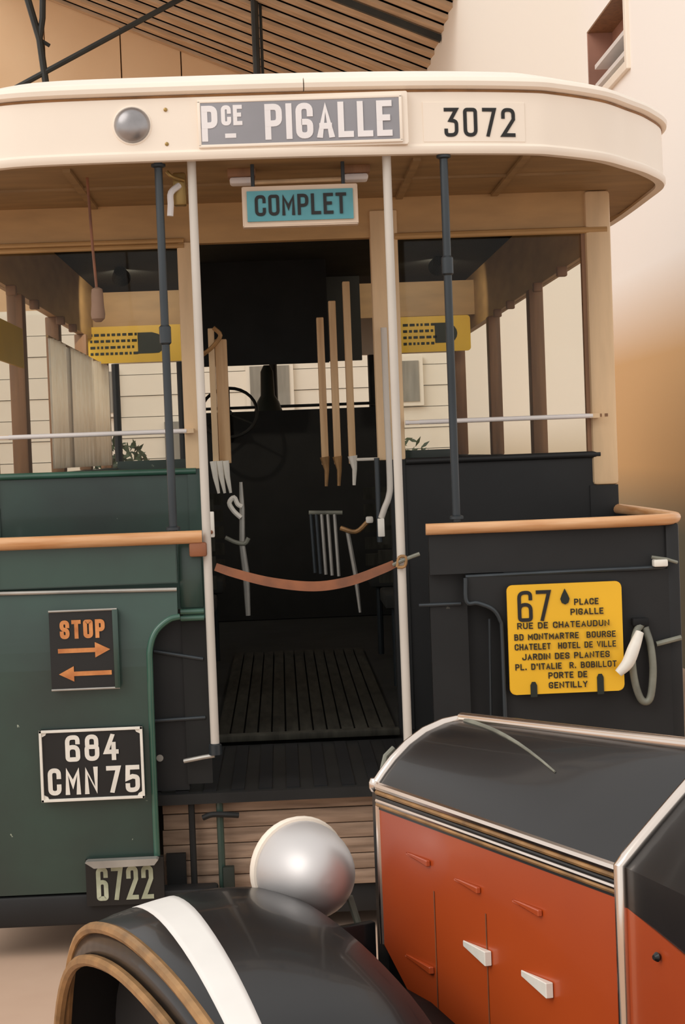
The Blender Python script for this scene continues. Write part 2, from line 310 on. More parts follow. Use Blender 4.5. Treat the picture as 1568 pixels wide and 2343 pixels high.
def shrub(x, y, h, label):
    e = empty('potted_shrub', (x, y, G), label, 'plant', group='potted shrubs before the white building')
    L('pot', 'pot', e, [(.16, G), (.22, G+.32), (.25, G+.34), (.25, G+.38), (.2, G+.38)], Matrix.Translation((x, y, 0)), 16)
    bm = bmesh.new()
    for k in range(420):
        a, b, r = random.uniform(0, 6.28), random.uniform(-1, 1), random.random()**.4*.42
        p = Vector((x+r*math.cos(a)*math.sqrt(1-b*b), y+r*math.sin(a)*math.sqrt(1-b*b), G+.4+h/2+r*b*h*1.1)); q = Vector((random.gauss(0, 1), random.gauss(0, 1), random.gauss(0, 1))).normalized(); s = q.orthogonal().normalized()
        bm.faces.new([bm.verts.new(p+q*.08), bm.verts.new(p+s*.03), bm.verts.new(p-q*.08), bm.verts.new(p-s*.03)])
    f = link('foliage', bm, 'leaf', e); f['kind'] = 'stuff'
    T('stem', 'brown_post', e, [(x, y, G+.3), (x, y, G+.4+h/2)], .03, 6)
shrub(-2.05, 22.5, 1.5, 'potted green shrub seen through the left bus window')
shrub(-.18, 22.0, 1.7, 'potted green shrub seen through the bus windscreen by the steering wheel')
shrub(1.62, 22.5, 1.35, 'potted green shrub seen through the right bus window')
# ------------------------------------------------------------ the bus
bus = empty('bus', (.08, 8, G), 'vintage cream and green city bus with open rear platform', 'bus')
Y0, YB = 5.3, 6.25
plan = [(-1.27, 7.9), (-1.325, 7.3), (-1.33, 6.6), (-1.316, 6.1), (-1.21, 5.82), (-1.11, 5.62), (-.99, 5.46), (-.85, 5.34), (-.7, 5.285), (-.4, 5.270), (.1, 5.270), (.5, 5.298), (.79, 5.352), (.9, 5.405), (1.06, 5.535), (1.17, 5.685), (1.275, 5.85), (1.38, 6.1), (1.402, 6.42), (1.40, 7.3), (1.30, 7.9)]
P2 = [(p.x, p.y) for p in smoothpath([(x, y, 0) for x, y in plan], 6)]
bm = bmesh.new(); sweep(bm, P2, [(0, 2.315), (.006, 2.325), (.006, 2.337), (-.002, 2.345), (-.004, 2.502), (-.03, 2.502), (-.03, 2.315)])
visor = link('visor', bm, 'cream', bus, True)
bm = bmesh.new(); sweep(bm, P2, [(-.02, 2.500), (-.0025, 2.501), (-.0015, 2.5045), (-.0025, 2.508), (-.02, 2.508)]); link('rim_shadow_line', bm, 'shadow_brown', bus)  # brown strip paints in the shadow line under the roof rim
# roof rim in two lengths that meet at a joint
def near(xv): return min(range(len(P2)), key=lambda i: abs(P2[i][0]-xv) + (0 if P2[i][1] < 5.5 else 9))
js = near(.115)
rimsec = [(-.03, 2.506), (.004, 2.5105), (.014, 2.517), (.017, 2.53), (.010, 2.543), (-.008, 2.551), (-.05, 2.556)]
J = .1145
for seg in (P2[:js]+[(J-.0015, 5.2705)], [(J+.0015, 5.2705)]+P2[js+1:]):
    bm = bmesh.new(); sweep(bm, seg, rimsec); link('roof_rim', bm, 'cream', bus, True)
out = P2+[(1.27, 11.0), (1.0, 11.5), (-.85, 11.5), (-1.24, 11.0)]
def ring(s, z): return [(.04+(x-.04)*s, 8.3+(y-8.3)*(s if y > 8.3 else s**.8), z) for x, y in out]
bm = bmesh.new(); R = [[bm.verts.new(p) for p in ring(s, z)] for s, z in ((.988, 2.50), (.988, 2.552), (.93, 2.60), (.8, 2.65), (.5, 2.70), (.1, 2.715))]
for a, b in zip(R, R[1:]):
    for k in range(len(a)): bm.faces.new((a[k], a[(k+1) % len(a)], b[(k+1) % len(a)], b[k]))
bm.faces.new(R[-1]); link('roof', bm, 'cream', bus, True)
# platform ceiling panels + battens
inner = [(x*.985+.001, y+.012) for x, y in P2 if y < 7.0]
bm = bmesh.new(); poly = inner+[(1.36, 7.0), (-1.3, 7.0)]
a = [bm.verts.new((x, y, 2.325)) for x, y in poly]; b = [bm.verts.new((x, y, 2.345)) for x, y in poly]
bm.faces.new(a); bm.faces.new(b[::-1])
for i in range(len(a)): bm.faces.new((a[i], b[i], b[(i+1) % len(a)], a[(i+1) % len(a)]))
link('platform_ceiling', bm, 'tan_ceiling', bus)
for x in (-.62, .46, .80): B('ceiling_batten', 'tan_ceiling', bus, x-.012, x+.012, 5.42, 6.24, 2.315, 2.325)
B('ceiling_batten', 'tan_ceiling', bus, -1.0, 1.1, 5.80, 5.825, 2.317, 2.325)
# destination box
db = PR('destination_sign', 'cream', bus, rrect(-.222, .424, 2.342, 2.500, .004), 5.2695, 5.295, .002)
B('blind', 'blind_grey', db, -.198, .400, 5.2635, 5.2665, 2.356, 2.482)
for q in ((-.205, -.196, 2.352, 2.486), (.398, .407, 2.352, 2.486), (-.205, .407, 2.348, 2.357), (-.205, .407, 2.4805, 2.4895)):
    B('frame', 'cream', db, q[0], q[1], 5.2615, 5.2700, q[2], q[3], bev=.002)
text('lettering', 'P', -.194, -.146, 2.366, 2.472, 5.2622, 'letter_white', db, .17)
text('lettering', 'CE', -.135, -.072, 2.412, 2.472, 5.2622, 'letter_white', db, .2)
B('lettering', 'letter_white', db, -.125, -.092, 5.2622, 5.2640, 2.375, 2.388)
text('lettering', 'PIGALLE', -.005, .376, 2.366, 2.472, 5.2622, 'letter_white', db, .17)
# fleet number on a slightly raised panel
def visor_y(x):
    for (xa, ya), (xb, yb) in zip(P2, P2[1:]):
        if xa <= x <= xb and ya < 6.2: return ya+(yb-ya)*(x-xa)/(xb-xa)
    return 5.3
npth = [(.472+.316*k/16, visor_y(.472+.316*k/16)) for k in range(17)]
bm = bmesh.new(); sweep(bm, npth, [(-.01, 2.350), (-.0015, 2.350), (-.0005, 2.351), (-.0005, 2.469), (-.0015, 2.470), (-.01, 2.470)]); npn = link('number_panel', bm, 'cream', bus)
nt_ = text('lettering', '3072', .536, .757, 2.365, 2.452, 0, 'ink', npn, .125, gap=.5)
for v in nt_.data.vertices: v.co.y += visor_y(v.co.x)-.0012
# round lens
rl = L('round_lamp', 'cream', bus, [(.059, .0), (.058, .004), (.055, .005), (.05, .003)], Matrix.Translation((-.401, 5.274, 2.423)) @ Matrix.Rotation(math.pi/2, 4, 'X'))
L('lens', 'lens_grey', rl, [(.054, .002), (.050, .012), (.04, .020), (.026, .026), (.01, .029), (.0, .029)], Matrix.Translation((-.401, 5.274, 2.423)) @ Matrix.Rotation(math.pi/2, 4, 'X'))
for z in (2.466, 2.364): L('bolt', 'brass', bus, [(.006, 0), (.006, .003), (.003, .005)], Matrix.Translation((-.300, 5.272, z)) @ Matrix.Rotation(math.pi/2, 4, 'X'), 10)
# COMPLET sign hung under the ceiling
cs = PR('full_sign', 'sign_frame', bus, rrect(-.085, .272, 2.128, 2.252, .003), 5.42, 5.46, .004)
bm = bmesh.new()
B('panel', 'turquoise', cs, -.070, .257, 5.413, 5.4195, 2.144, 2.237)
text('lettering', 'COMPLET', -.046, .236, 2.160, 2.224, 5.4105, 'ink', cs, .15)
for x in (-.05, .23): T('bracket', 'steel_pole', cs, [(x, 5.45, 2.25), (x, 5.45, 2.325)], .006, 8)
for x in (-.085, .275):
    lm = B('ceiling_lamp', 'letter_white', bus, x-.038, x+.038, 5.52, 5.58, 2.278, 2.300, bev=.008); B('lamp_base', 'brown_post', lm, x-.044, x+.044, 5.51, 5.59, 2.300, 2.326, bev=.004)
T('cable_conduit', 'cream_trim', bus, [(-.05, 5.55, 2.285), (.24, 5.55, 2.287)], .007, 8)
# ceiling bracket by the left dark pole
lb = B('ceiling_bracket', 'brass', bus, -.295, -.255, 5.40, 5.44, 2.20, 2.30, bev=.006)
T('arm', 'letter_white', lb, smoothpath([(-.275, 5.40, 2.26), (-.30, 5.38, 2.235), (-.302, 5.38, 2.20), (-.305, 5.38, 2.165)], 4), .010, 8)
T('hook', 'brass', lb, smoothpath([(-.26, 5.40, 2.275), (-.295, 5.38, 2.285), (-.31, 5.38, 2.30)], 4), .006, 8)
# poles of the platform
for x in (-.332, .533):
    p = T('steel_pole', 'steel_pole', bus, [(x, 5.33, 2.325), (x, 5.33, 1.20)], .0125, 14)
    for z in (2.315, 1.208): L('flange', 'steel_pole', p, [(.022, 0), (.022, .008), (.0125, .012)] if z < 2 else [(.0125, -.012), (.022, -.008), (.022, 0)], Matrix.Translation((x, 5.33, z)), 14)
    L('collar', 'steel_pole', p, [(.0125, -.03), (.018, -.024), (.018, .024), (.0125, .03)], Matrix.Translation((x, 5.33, 1.80 if x < 0 else 1.98)), 14)
for x, zb in ((-.232, .52), (.360, .40)):
    p = T('grab_pole', 'white_pole', bus, [(x, 5.34, 2.325), (x, 5.34, zb)], .0135, 14)
    L('socket', 'steel_pole', p, [(.02, 0), (.02, .03), (.0135, .034)], Matrix.Translation((x, 5.34, zb-.005)), 14)
T('pole_bracket', 'aluminium', bus, [(-.235, 5.34, .512), (-.27, 5.345, .507), (-.33, 5.36, .495)], .007, 8)
# hand rails, wood, with a return along the side
def rail(name, pts, r=.018, m='rail_wood'):
    bm = bmesh.new(); tube(bm, pts, r, 14, flat=1.15); return link(name, bm, m, bus, True)
rail('hand_rail', smoothpath([(-1.085, 6.2, 1.19), (-1.085, 5.5, 1.19), (-1.06, 5.36, 1.188), (-.95, 5.305, 1.187), (-.6, 5.30, 1.186), (-.245, 5.31, 1.185)], 6), .019)
rail('hand_rail', smoothpath([(.436, 5.31, 1.180), (.8, 5.300, 1.180), (1.12, 5.290, 1.182), (1.20, 5.32, 1.184), (1.215, 5.45, 1.185), (1.215, 5.9, 1.185), (1.205, 6.22, 1.185)], 6), .0165)
B('rail_end', 'leather', bus, -.285, -.232, 5.30, 5.33, 1.125, 1.168, bev=.006)
# left balustrade
ps = [(-.325, 1.17), (-1.06, 1.17), (-1.06, 1.047), (-.325, 1.047)]
ub = PR('upper_panel', 'green', bus, ps, 5.32, 5.35, .003)
T('bead', 'aluminium', ub, [(-1.06, 5.312, 1.040), (-.328, 5.312, 1.028)], .006, 8)
B('upper_panel', 'black', bus, -1.05, -.87, 5.312, 5.319, 1.06, 1.155)
# bulged lower panel with a rounded inner corner
bm = bmesh.new()
edge = [(-.328, 1.03), (-.328, .945)]+[(-.328-.09*math.sin(t), .945-.09+.09*math.cos(t)) for t in [math.radians(a) for a in range(15, 91, 15)]]+[(-.42, .80), (-.42, .12)]
rows = []
for x, z in edge:
    k = max(0, min(1, (1.03-z)/.22)); yy = 5.318-.026*math.sin(k*math.pi/2)
    rows.append([bm.verts.new((xx, yy if xx > -1.0 else yy+(.10 if xx < -1.07 else .02), z)) for xx in (x, x-.012, -.7, -.98, -1.055, -1.085)])
for a, b in zip(rows, rows[1:]):
    for j in range(5): bm.faces.new((a[j], b[j], b[j+1], a[j+1]))
r = bmesh.ops.extrude_face_region(bm, geom=bm.faces[:])
for v in r['geom']:
    if isinstance(v, bmesh.types.BMVert): v.co.y += .03
low = link('lower_panel', bm, 'green', bus)
T('edge_tube', 'green_trim', bus, smoothpath([(-.322, 5.31, .945), (-.355, 5.305, .938), (-.395, 5.30, .905), (-.415, 5.295, .855), (-.418, 5.295, .78), (-.420, 5.295, .5), (-.420, 5.295, .12)], 5), .010, 10)
ep = B('end_post', 'green', bus, -.322, -.250, 5.36, 5.39, .965, 1.165, bev=.004)
for z in (.955, .935): T('molding', 'green_trim', ep, [(-.322, 5.355, z), (-.250, 5.355, z)], .009, 10)
B('end_post', 'black', bus, -.322, -.245, 5.38, 5.40, .42, .93)
B('inner_panel', 'charcoal', bus, -.44, -.318, 5.39, 5.41, .40, .96)
T('inner_rail', 'steel_pole', bus, [(-.42, 5.38, .620), (-.26, 5.38, .624)], .006, 8)
T('inner_rail', 'steel_pole', bus, [(-.41, 5.38, .835), (-.26, 5.38, .805)], .006, 8)
L('key_ring', 'aluminium', bus, [(.009, 0), (.011, .003), (.008, .003)], Matrix.Translation((-.405, 5.378, .505)) @ Matrix.Rotation(math.pi/2, 4, 'X'), 12)
# STOP indicator
sp = PR('stop_sign', 'plate_black', bus, rrect(-.712, -.507, .742, .980, .006), 5.266, 5.30, .004)
B('frame', 'green', sp, -.522, -.505, 5.258, 5.267, .742, .980, bev=.002)
for z in (.980, .743): T('edge', 'aluminium', sp, [(-.712, 5.262, z), (-.507, 5.262, z)], .0035, 8)
text('lettering', 'STOP', -.680, -.545, .896, .952, 5.2605, 'orange_paint', sp, .21, gap=.4)
def arrow(x0, x1, z, s):
    h = .045*s; tip = x1 if s > 0 else x0; tail = x0 if s > 0 else x1
    PR('arrow', 'orange_paint', sp, [(tail, z-.0065), (tip-h, z-.0065), (tip-h, z-.023), (tip, z), (tip-h, z+.023), (tip-h, z+.0065), (tail, z+.0065)], 5.2605, 5.267)
arrow(-.688, -.532, .860, 1); arrow(-.688, -.530, .790, -1)
# number plate
npl = PR('number_plate', 'plate_black', bus, rrect(-.757, -.446, .405, .622, .008), 5.272, 5.292)
bm = bmesh.new(); box(bm, -.757, -.446, 5.262, 5.273, .614, .622, .001); box(bm, -.757, -.446, 5.262, 5.273, .405, .413, .001); box(bm, -.757, -.749, 5.262, 5.273, .405, .622, .001); box(bm, -.454, -.446, 5.262, 5.273, .405, .622, .001)
link('border', bm, 'plate_white', npl)
for sx, xx in ((1, -.750), (-1, -.453)):
    for sz, zz in ((-1, .615), (1, .412)): PR('corner', 'plate_white', npl, [(xx, zz), (xx+sx*.016, zz), (xx+sx*.012, zz+sz*.008), (xx, zz+sz*.014)], 5.266, 5.272)
text('lettering', '684', -.680, -.520, .524, .604, 5.268, 'plate_white', npl, .165, gap=.45)
text('lettering', 'CMN', -.736, -.585, .424, .506, 5.268, 'plate_white', npl, .165, gap=.45)
text('lettering', '75', -.560, -.460, .424, .506, 5.268, 'plate_white', npl, .165, gap=.45)
# small coach number under a lamp hood
cn = B('coach_number', 'plate_black', bus, -.635, -.40, 5.270, 5.292, .082, .222)
bm = bmesh.new(); prism(bm, [(-.632, .222), (-.606, .204), (-.425, .206), (-.412, .222), (-.418, .226), (-.626, .226)], 5.235, 5.27); link('hood', bm, 'aluminium', cn)
text('lettering', '6722', -.604, -.432, .098, .200, 5.267, 'digit_pale', cn, .13, gap=.45)
B('bumper_beam', 'charcoal', bus, -1.08, -.24, 5.29, 5.37, .02, .115, bev=.01)
B('bumper_beam', 'charcoal', bus, .45, 1.2, 5.29, 5.37, .02, .115, bev=.01)
B('bumper_beam', 'charcoal', bus, -.238, .448, 5.45, 5.52, -.02, .072, bev=.006)
B('skirt_panel', 'charcoal', bus, .337, .66, 5.43, 5.45, .0, .36)
# right balustrade
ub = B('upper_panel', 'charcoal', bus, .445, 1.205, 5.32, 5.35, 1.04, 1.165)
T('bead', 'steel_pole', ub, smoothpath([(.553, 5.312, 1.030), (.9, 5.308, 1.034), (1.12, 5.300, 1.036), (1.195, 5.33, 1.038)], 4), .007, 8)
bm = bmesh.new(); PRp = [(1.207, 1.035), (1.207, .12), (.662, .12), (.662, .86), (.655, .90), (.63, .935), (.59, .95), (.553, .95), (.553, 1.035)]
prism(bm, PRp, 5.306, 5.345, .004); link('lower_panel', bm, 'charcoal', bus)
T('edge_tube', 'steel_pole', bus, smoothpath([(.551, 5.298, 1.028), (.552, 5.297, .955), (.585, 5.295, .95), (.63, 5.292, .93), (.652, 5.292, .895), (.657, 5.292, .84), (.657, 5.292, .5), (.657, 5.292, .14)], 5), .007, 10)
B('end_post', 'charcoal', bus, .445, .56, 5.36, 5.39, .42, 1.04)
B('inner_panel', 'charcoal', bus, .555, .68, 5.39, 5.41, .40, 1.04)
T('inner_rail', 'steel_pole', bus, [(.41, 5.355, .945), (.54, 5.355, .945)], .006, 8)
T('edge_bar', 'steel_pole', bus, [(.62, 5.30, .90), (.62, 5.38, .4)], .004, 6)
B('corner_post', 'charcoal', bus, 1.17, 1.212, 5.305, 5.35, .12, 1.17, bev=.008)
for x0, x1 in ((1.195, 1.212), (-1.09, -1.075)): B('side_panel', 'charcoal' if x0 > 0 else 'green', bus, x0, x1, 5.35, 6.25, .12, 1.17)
cb = B('corner_catch', 'plate_white', bus, 1.125, 1.168, 5.27, 5.305, 1.040, 1.062, bev=.004)
T('arm', 'grey_hose', cb, [(1.12, 5.28, 1.07), (1.165, 5.28, 1.062), (1.2, 5.29, 1.05)], .005, 8)
T('side_rail', 'grey_hose', bus, [(1.128, 5.288, .803), (1.205, 5.288, .820)], .008, 8)
# body rear wall
B('rear_panel', 'green', bus, -1.06, -.29, YB, YB+.04, .38, 1.375)
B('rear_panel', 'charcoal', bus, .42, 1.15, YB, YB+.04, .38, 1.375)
T('sill_bead', 'green_trim', bus, [(-1.06, YB-.006, 1.383), (-.30, YB-.006, 1.378)], .012, 10)
T('sill_bead', 'charcoal', bus, [(.45, YB-.006, 1.383), (1.15, YB-.006, 1.383)], .012, 10)
B('header', 'tan_header', bus, -1.06, 1.21, YB, YB+.05, 2.185, 2.33)
for z in (2.178, 2.196): T('molding', 'tan_header', bus, [(-1.05, YB-.008, z), (-.31, YB-.008, z)], .009, 8)
T('molding', 'tan_header', bus, [(.44, YB-.008, 2.185), (1.20, YB-.008, 2.185)], .012, 8)
B('door_jamb', 'cream_trim', bus, -.335, -.272, YB-.01, YB+.05, 1.385, 2.19, bev=.006)
B('jamb_foot', 'green', bus, -.33, -.275, YB-.008, YB+.05, .42, 1.385)
B('door_jamb', 'cream_trim', bus, .352, .450, YB-.01, YB+.05, 1.39, 2.28, bev=.006)
B('jamb_foot', 'charcoal', bus, .392, .447, YB-.008, YB+.05, .42, 1.39)
# rounded head of the doorway
ac = [(-.272, 2.33), (.395, 2.33), (.395, 2.14)]+[(.395-.10*(1-math.cos(t)), 2.14+.12*math.sin(t)) for t in [math.radians(a) for a in range(15, 91, 15)]]+[(-.172, 2.26)]+[(-.272+.10*(1-math.sin(t)), 2.14+.12*math.cos(t)) for t in [math.radians(a) for a in range(15, 91, 15)]]
PR('door_head', 'tan_header', bus, ac, YB+.001, YB+.045)
cp = B('corner_pillar', 'cream_trim', bus, 1.122, 1.214, YB-.015, YB+.06, 1.272, 2.325, bev=.014)
B('corner_pillar', 'cream_trim', bus, -1.09, -1.0, YB-.015, YB+.06, 1.272, 2.325, bev=.014)
B('corner_panel', 'charcoal', bus, 1.11, 1.212, YB-.006, YB+.05, .12, 1.272)
B('corner_panel', 'green', bus, -1.09, -1.0, YB-.006, YB+.05, .12, 1.272)
B('window_post', 'brown_post', bus, 1.108, 1.122, YB, YB+.03, 1.39, 2.19)
for a, b in ((-1.0, -.335), (.447, 1.108)): B('window_pane', 'glass', bus, a, b, YB+.02, YB+.026, 1.385, 2.185)
for a, b in ((-1.0, -.325), (.45, 1.12)):
    g = T('guard_bar', 'white_bar', bus, [(a, YB-.05, 1.521), (b, YB-.05, 1.521)], .0085, 10)
    for x in (a+.02, b-.005): B('bracket', 'cream_trim', g, x-.006, x+.03, YB-.055, YB, 1.513, 1.529)
for x in (1.148, 1.170): B('screw', 'brown_post', bus, x, x+.011, YB-.0165, YB-.014, 1.517, 1.528)
B('door_sill', 'slat_wood', bus, -.27, .392, YB-.03, YB+.03, .405, .428, bev=.003)
# platform floor and chassis
B('platform_floor', 'black', bus, -1.07, 1.19, 5.36, YB+.3, .36, .392)
for k in range(26): B('tread_strip', 'rubber', bus, -1.05+k*.086, -1.01+k*.086, 5.39, 6.2, .392, .397)
B('chassis', 'black', bus, -.62, .78, 5.75, 11.3, .12, .36)
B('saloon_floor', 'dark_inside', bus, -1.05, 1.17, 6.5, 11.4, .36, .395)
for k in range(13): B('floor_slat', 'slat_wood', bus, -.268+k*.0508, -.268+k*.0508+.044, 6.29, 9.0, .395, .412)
# wooden tail boards under the platform with posts
st = B('rear_step', 'step_wood', bus, -.40, .335, 5.37, 5.47, .372, .388, bev=.003)
for k in range(6): B('step_board', 'step_wood', st, -.41+random.uniform(0, .006), .335, 5.42+random.uniform(0, .006), 5.44, .075+k*.049, .075+k*.049+.0465, bev=.002)
for x, r, m in ((-.315, .010, 'black'), (-.228, .011, 'green'), (.315, .014, 'black')): T('step_post', m, bus, [(x, 5.385, .385), (x, 5.385, .03)], r, 8)
T('step_handle', 'black', bus, smoothpath([(-.28, 5.37, .315), (-.25, 5.365, .325), (-.2, 5.365, .322), (-.17, 5.37, .318)], 4), .009, 8)
B('lamp_post_stub', 'slot_dark', bus, -.225, -.190, 5.36, 5.39, .05, .16, bev=.003)
B('gusset', 'black', bus, -.40, -.34, 5.40, 5.418, .07, .2)
# saloon: sides, pillars, ceiling
for s, X in ((1, 1.19), (-1, -1.07)):
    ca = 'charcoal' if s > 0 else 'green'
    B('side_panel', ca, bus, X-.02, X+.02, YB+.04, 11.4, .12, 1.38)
    B('side_header', 'tan_header', bus, X-.02, X+.02, YB+.04, 11.4, 2.13, 2.52)
    ys = (7.95, 9.5, 11.3) if s > 0 else (7.35, 8.55, 9.75, 10.9)
    for y in ys:
        B('side_pillar', 'brown_post', bus, X-.035, X+.03, y-.05, y+.05, 1.38, 2.13, bev=.006)
    lo = YB+.06
    for y in ys:
        B('side_pane', 'glass', bus, X-.003, X+.003, lo, y-.05, 1.38, 2.13); lo = y+.05
    for y in (6.95, 7.6, 8.5, 9.0): B('rack_bracket', 'brown_post', bus, X-.06 if s > 0 else X+.02, X-.02 if s > 0 else X+.06, y-.02, y+.02, 2.09, 2.13, bev=.005)
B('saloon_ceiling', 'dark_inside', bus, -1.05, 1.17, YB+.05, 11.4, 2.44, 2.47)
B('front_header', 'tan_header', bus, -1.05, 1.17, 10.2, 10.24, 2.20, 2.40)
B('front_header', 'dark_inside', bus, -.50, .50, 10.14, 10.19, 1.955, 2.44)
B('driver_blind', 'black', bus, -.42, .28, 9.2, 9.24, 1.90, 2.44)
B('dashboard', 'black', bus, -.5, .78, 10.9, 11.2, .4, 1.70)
B('front_panel', 'green', bus, -1.05, 1.17, 11.36, 11.42, .12, 1.42)
B('front_panel', 'cream', bus, -1.05, 1.17, 11.36, 11.42, 2.05, 2.5)
for x in (-1.04, -.62, -.02, .62, 1.14): T('windscreen_post', 'black', bus, [(x, 11.38, 1.42), (x, 11.38, 2.05)], .025, 8)
B('windscreen', 'glass', bus, -1.03, 1.15, 11.375, 11.381, 1.42, 2.05)
T('windscreen_rail', 'black', bus, [(-.5, 11.3, 1.735), (.7, 11.3, 1.735)], .010, 6)
# instrument pillar in front of the windscreen
L('engine_filler', 'slot_dark', bus, [(.09, 1.70), (.07, 1.76), (.045, 1.80), (.04, 1.95), (.02, 1.99)], Matrix.Translation((-.06, 11.05, 0)), 12)
sw = bmesh.new(); WM = Matrix.Translation((-.295, 10.6, 1.69)) @ Matrix.Rotation(math.radians(62), 4, 'X')
tube(sw, [WM @ Vector((.17*math.cos(t), .17*math.sin(t), 0)) for t in [2*math.pi*k/28 for k in range(29)]], .010, 8)
sw = link('steering_wheel', sw, 'black', bus, True)
for a in (90, 210, 330): T('spoke', 'black', sw, [WM @ Vector((0, 0, -.02)), WM @ Vector((.17*math.cos(math.radians(a)), .17*math.sin(math.radians(a)), 0))], .007, 6)
T('steering_column', 'black', sw, [WM @ Vector((0, 0, 0)), WM @ Vector((0, 0, -.5))], .02, 8)
# advertising placards
def placard(x0, x1, y, z0, z1, seed, mk=True):
    p = PR('advert_placard', 'placard', bus, rrect(x0, x1, z0, z1, .02), y, y+.012)
    rr = random.Random(seed); w = x1-x0; bm = bmesh.new()
    for k in range(4):
        x = x0+.04
        while x < x0+w*.5: d = rr.uniform(.012, .03); box(bm, x, x+d, y-.003, y, z1-.055-.036*k, z1-.040-.036*k); x += d+.01
    link('print', bm, 'slot_dark', p)
    if mk: PR('emblem', 'slot_dark', p, [(x0+w*.52, z0+.05), (x0+w*.66, z0+.05)]+[(x0+w*.66+.07*math.cos(math.radians(a)), (z0+z1)/2+.062*math.sin(math.radians(a))) for a in range(-60, 61, 20)]+[(x0+w*.66, z1-.04), (x0+w*.52, z1-.04)], y-.003, y)
placard(-1.13+.03, -.50, 10.1, 1.985, 2.195, 1); placard(.70, 1.13, 10.1, 1.985, 2.19, 2)
sp2 = B('advert_placard', 'placard', bus, -1.045, -1.035, 6.6, 7.25, 1.82, 1.98)
def fill_lamp(x, ty):  # invented hooded lamp, added to brighten the placards and front header
    p = Vector((x, 9.30, 2.40)); d = (Vector((x, 10.1, 2.13))-p).normalized()
    q = d.to_track_quat('Z', 'Y').to_matrix().to_4x4(); M = Matrix.Translation(p) @ q
    a = L('fill_lamp', 'black', bus, [(.012, -.07), (.03, -.06), (.05, .03), (.046, .03), (.026, -.05), (.0, -.05)], M, 20)
    T('lamp_arm', 'black', a, [p+Vector((0, -.02, 0)), p+Vector((0, -.02, .045))], .008, 8)
    li = bpy.data.lights.new('fill_spot', 'SPOT'); li.energy = ty; li.spot_size = math.radians(105); li.spot_blend = .8; li.color = (1, .88, .7); li.shadow_soft_size = .02
    lo_ = bpy.data.objects.new('fill_spot', li); C.objects.link(lo_); lo_.matrix_world = Matrix.Translation(p+d*.0) @ d.to_track_quat('-Z', 'Y').to_matrix().to_4x4(); par(lo_, a)
fill_lamp(-.80, 16); fill_lamp(.88, 11)
m = bpy.data.materials.new('drape'); m.use_nodes = True; MATS['drape'] = m; nt = m.node_tree; b_ = nt.nodes['Principled BSDF']; tl = nt.nodes.new('ShaderNodeBsdfTranslucent'); mx = nt.nodes.new('ShaderNodeMixShader'); nz = nt.nodes.new('ShaderNodeTexNoise'); nz.inputs['Scale'].default_value = 9
cr = nt.nodes.new('ShaderNodeValToRGB'); cr.color_ramp.elements[0].color = (*lin((236, 224, 206)), 1); cr.color_ramp.elements[1].color = (*lin((252, 248, 240)), 1); nt.links.new(nz.outputs[0], cr.inputs[0])
nt.links.new(cr.outputs[0], b_.inputs['Base Color']); nt.links.new(cr.outputs[0], tl.inputs[0]); mx.inputs[0].default_value = .78; nt.links.new(b_.outputs[0], mx.inputs[1]); nt.links.new(tl.outputs[0], mx.inputs[2]); nt.links.new(mx.outputs[0], nt.nodes['Material Output'].inputs[0])
for ya, yb in ((7.95, 8.48), (8.64, 9.66), (9.86, 10.5)):
    bm = bmesh.new(); n = int((yb-ya)*60); rows = []
    for k in range(n+1):
        yy = ya+(yb-ya)*k/n; xx = -1.015+.014*math.sin(yy*70)+.006*math.sin(yy*31)
        rows.append((bm.verts.new((xx, yy, 1.40)), bm.verts.new((xx*.998, yy, 1.99))))
    for a, b in zip(rows, rows[1:]): bm.faces.new((a[0], b[0], b[1], a[1]))
    o = link('curtain', bm, 'drape', bus, True); md = o.modifiers.new('thick', 'SOLIDIFY'); md.thickness = .004
T('curtain_rail', 'tan_header', bus, [(-1.02, 7.9, 1.995), (-1.02, 10.6, 1.995)], .006, 8)
# vertical wooden door posts and brackets inside the doorway
def post(x, y, z0, z1, wd, m='post_wood'): return B('door_post', m, bus, x-wd/2, x+wd/2, y-.02, y+.02, z0, z1, bev=.003)
post(-.236, 6.5, 1.40, 1.90, .022, 'cream_trim'); post(-.202, 6.52, 1.40, 1.86, .044)
for x, zt in ((.170, 1.93), (.217, 1.99), (.272, 2.06)): post(x, 6.55, 1.38, zt, .027)
for x in (.168, .215, .272):
    T('door_bracket', 'plate_white' if x > .25 else 'worn_brass', bus, [(x, 6.53, 1.41), (x+.006, 6.53, 1.36), (x+.002, 6.53, 1.30)], [.018, .009, .006], 8)
T('door_bracket', 'plate_white', bus, [(.275, 6.53, 1.395), (.37, 6.50, 1.395)], .006, 8)
for dx in (0, .022, .044): T('door_bracket', 'plate_white', bus, [(-.245+dx, 6.48, 1.41), (-.24+dx, 6.48, 1.35), (-.23+dx, 6.48, 1.29)], [.014, .010, .005], 8)
T('door_latch', 'worn_brass', bus, smoothpath([(-.27, 6.45, 1.80), (-.23, 6.45, 1.83), (-.20, 6.45, 1.87), (-.225, 6.45, 1.90)], 4), .008, 8)
T('entry_grab_rail', 'white_pole', bus, smoothpath([(.386, 6.2, 1.86), (.386, 6.2, 1.6), (.388, 6.2, 1.33), (.383, 6.2, 1.265), (.365, 6.2, 1.22), (.352, 6.2, 1.185)], 5), .0115, 10)
T('entry_grab_rail', 'steel_pole', bus, [(.345, 6.22, 1.40), (.345, 6.22, 1.10)], .010, 10)
B('latch_plate', 'plate_white', bus, .338, .362, 6.18, 6.20, 1.12, 1.185, bev=.003)
tb = B('bell_box', 'plate_white', bus, -.232, -.212, 5.45, 5.48, 1.175, 1.255, bev=.003)
L('button', 'leather', tb, [(.006, 0), (.006, .004), (.003, .006)], Matrix.Translation((-.222, 5.45, 1.192)) @ Matrix.Rotation(math.pi/2, 4, 'X'), 10)
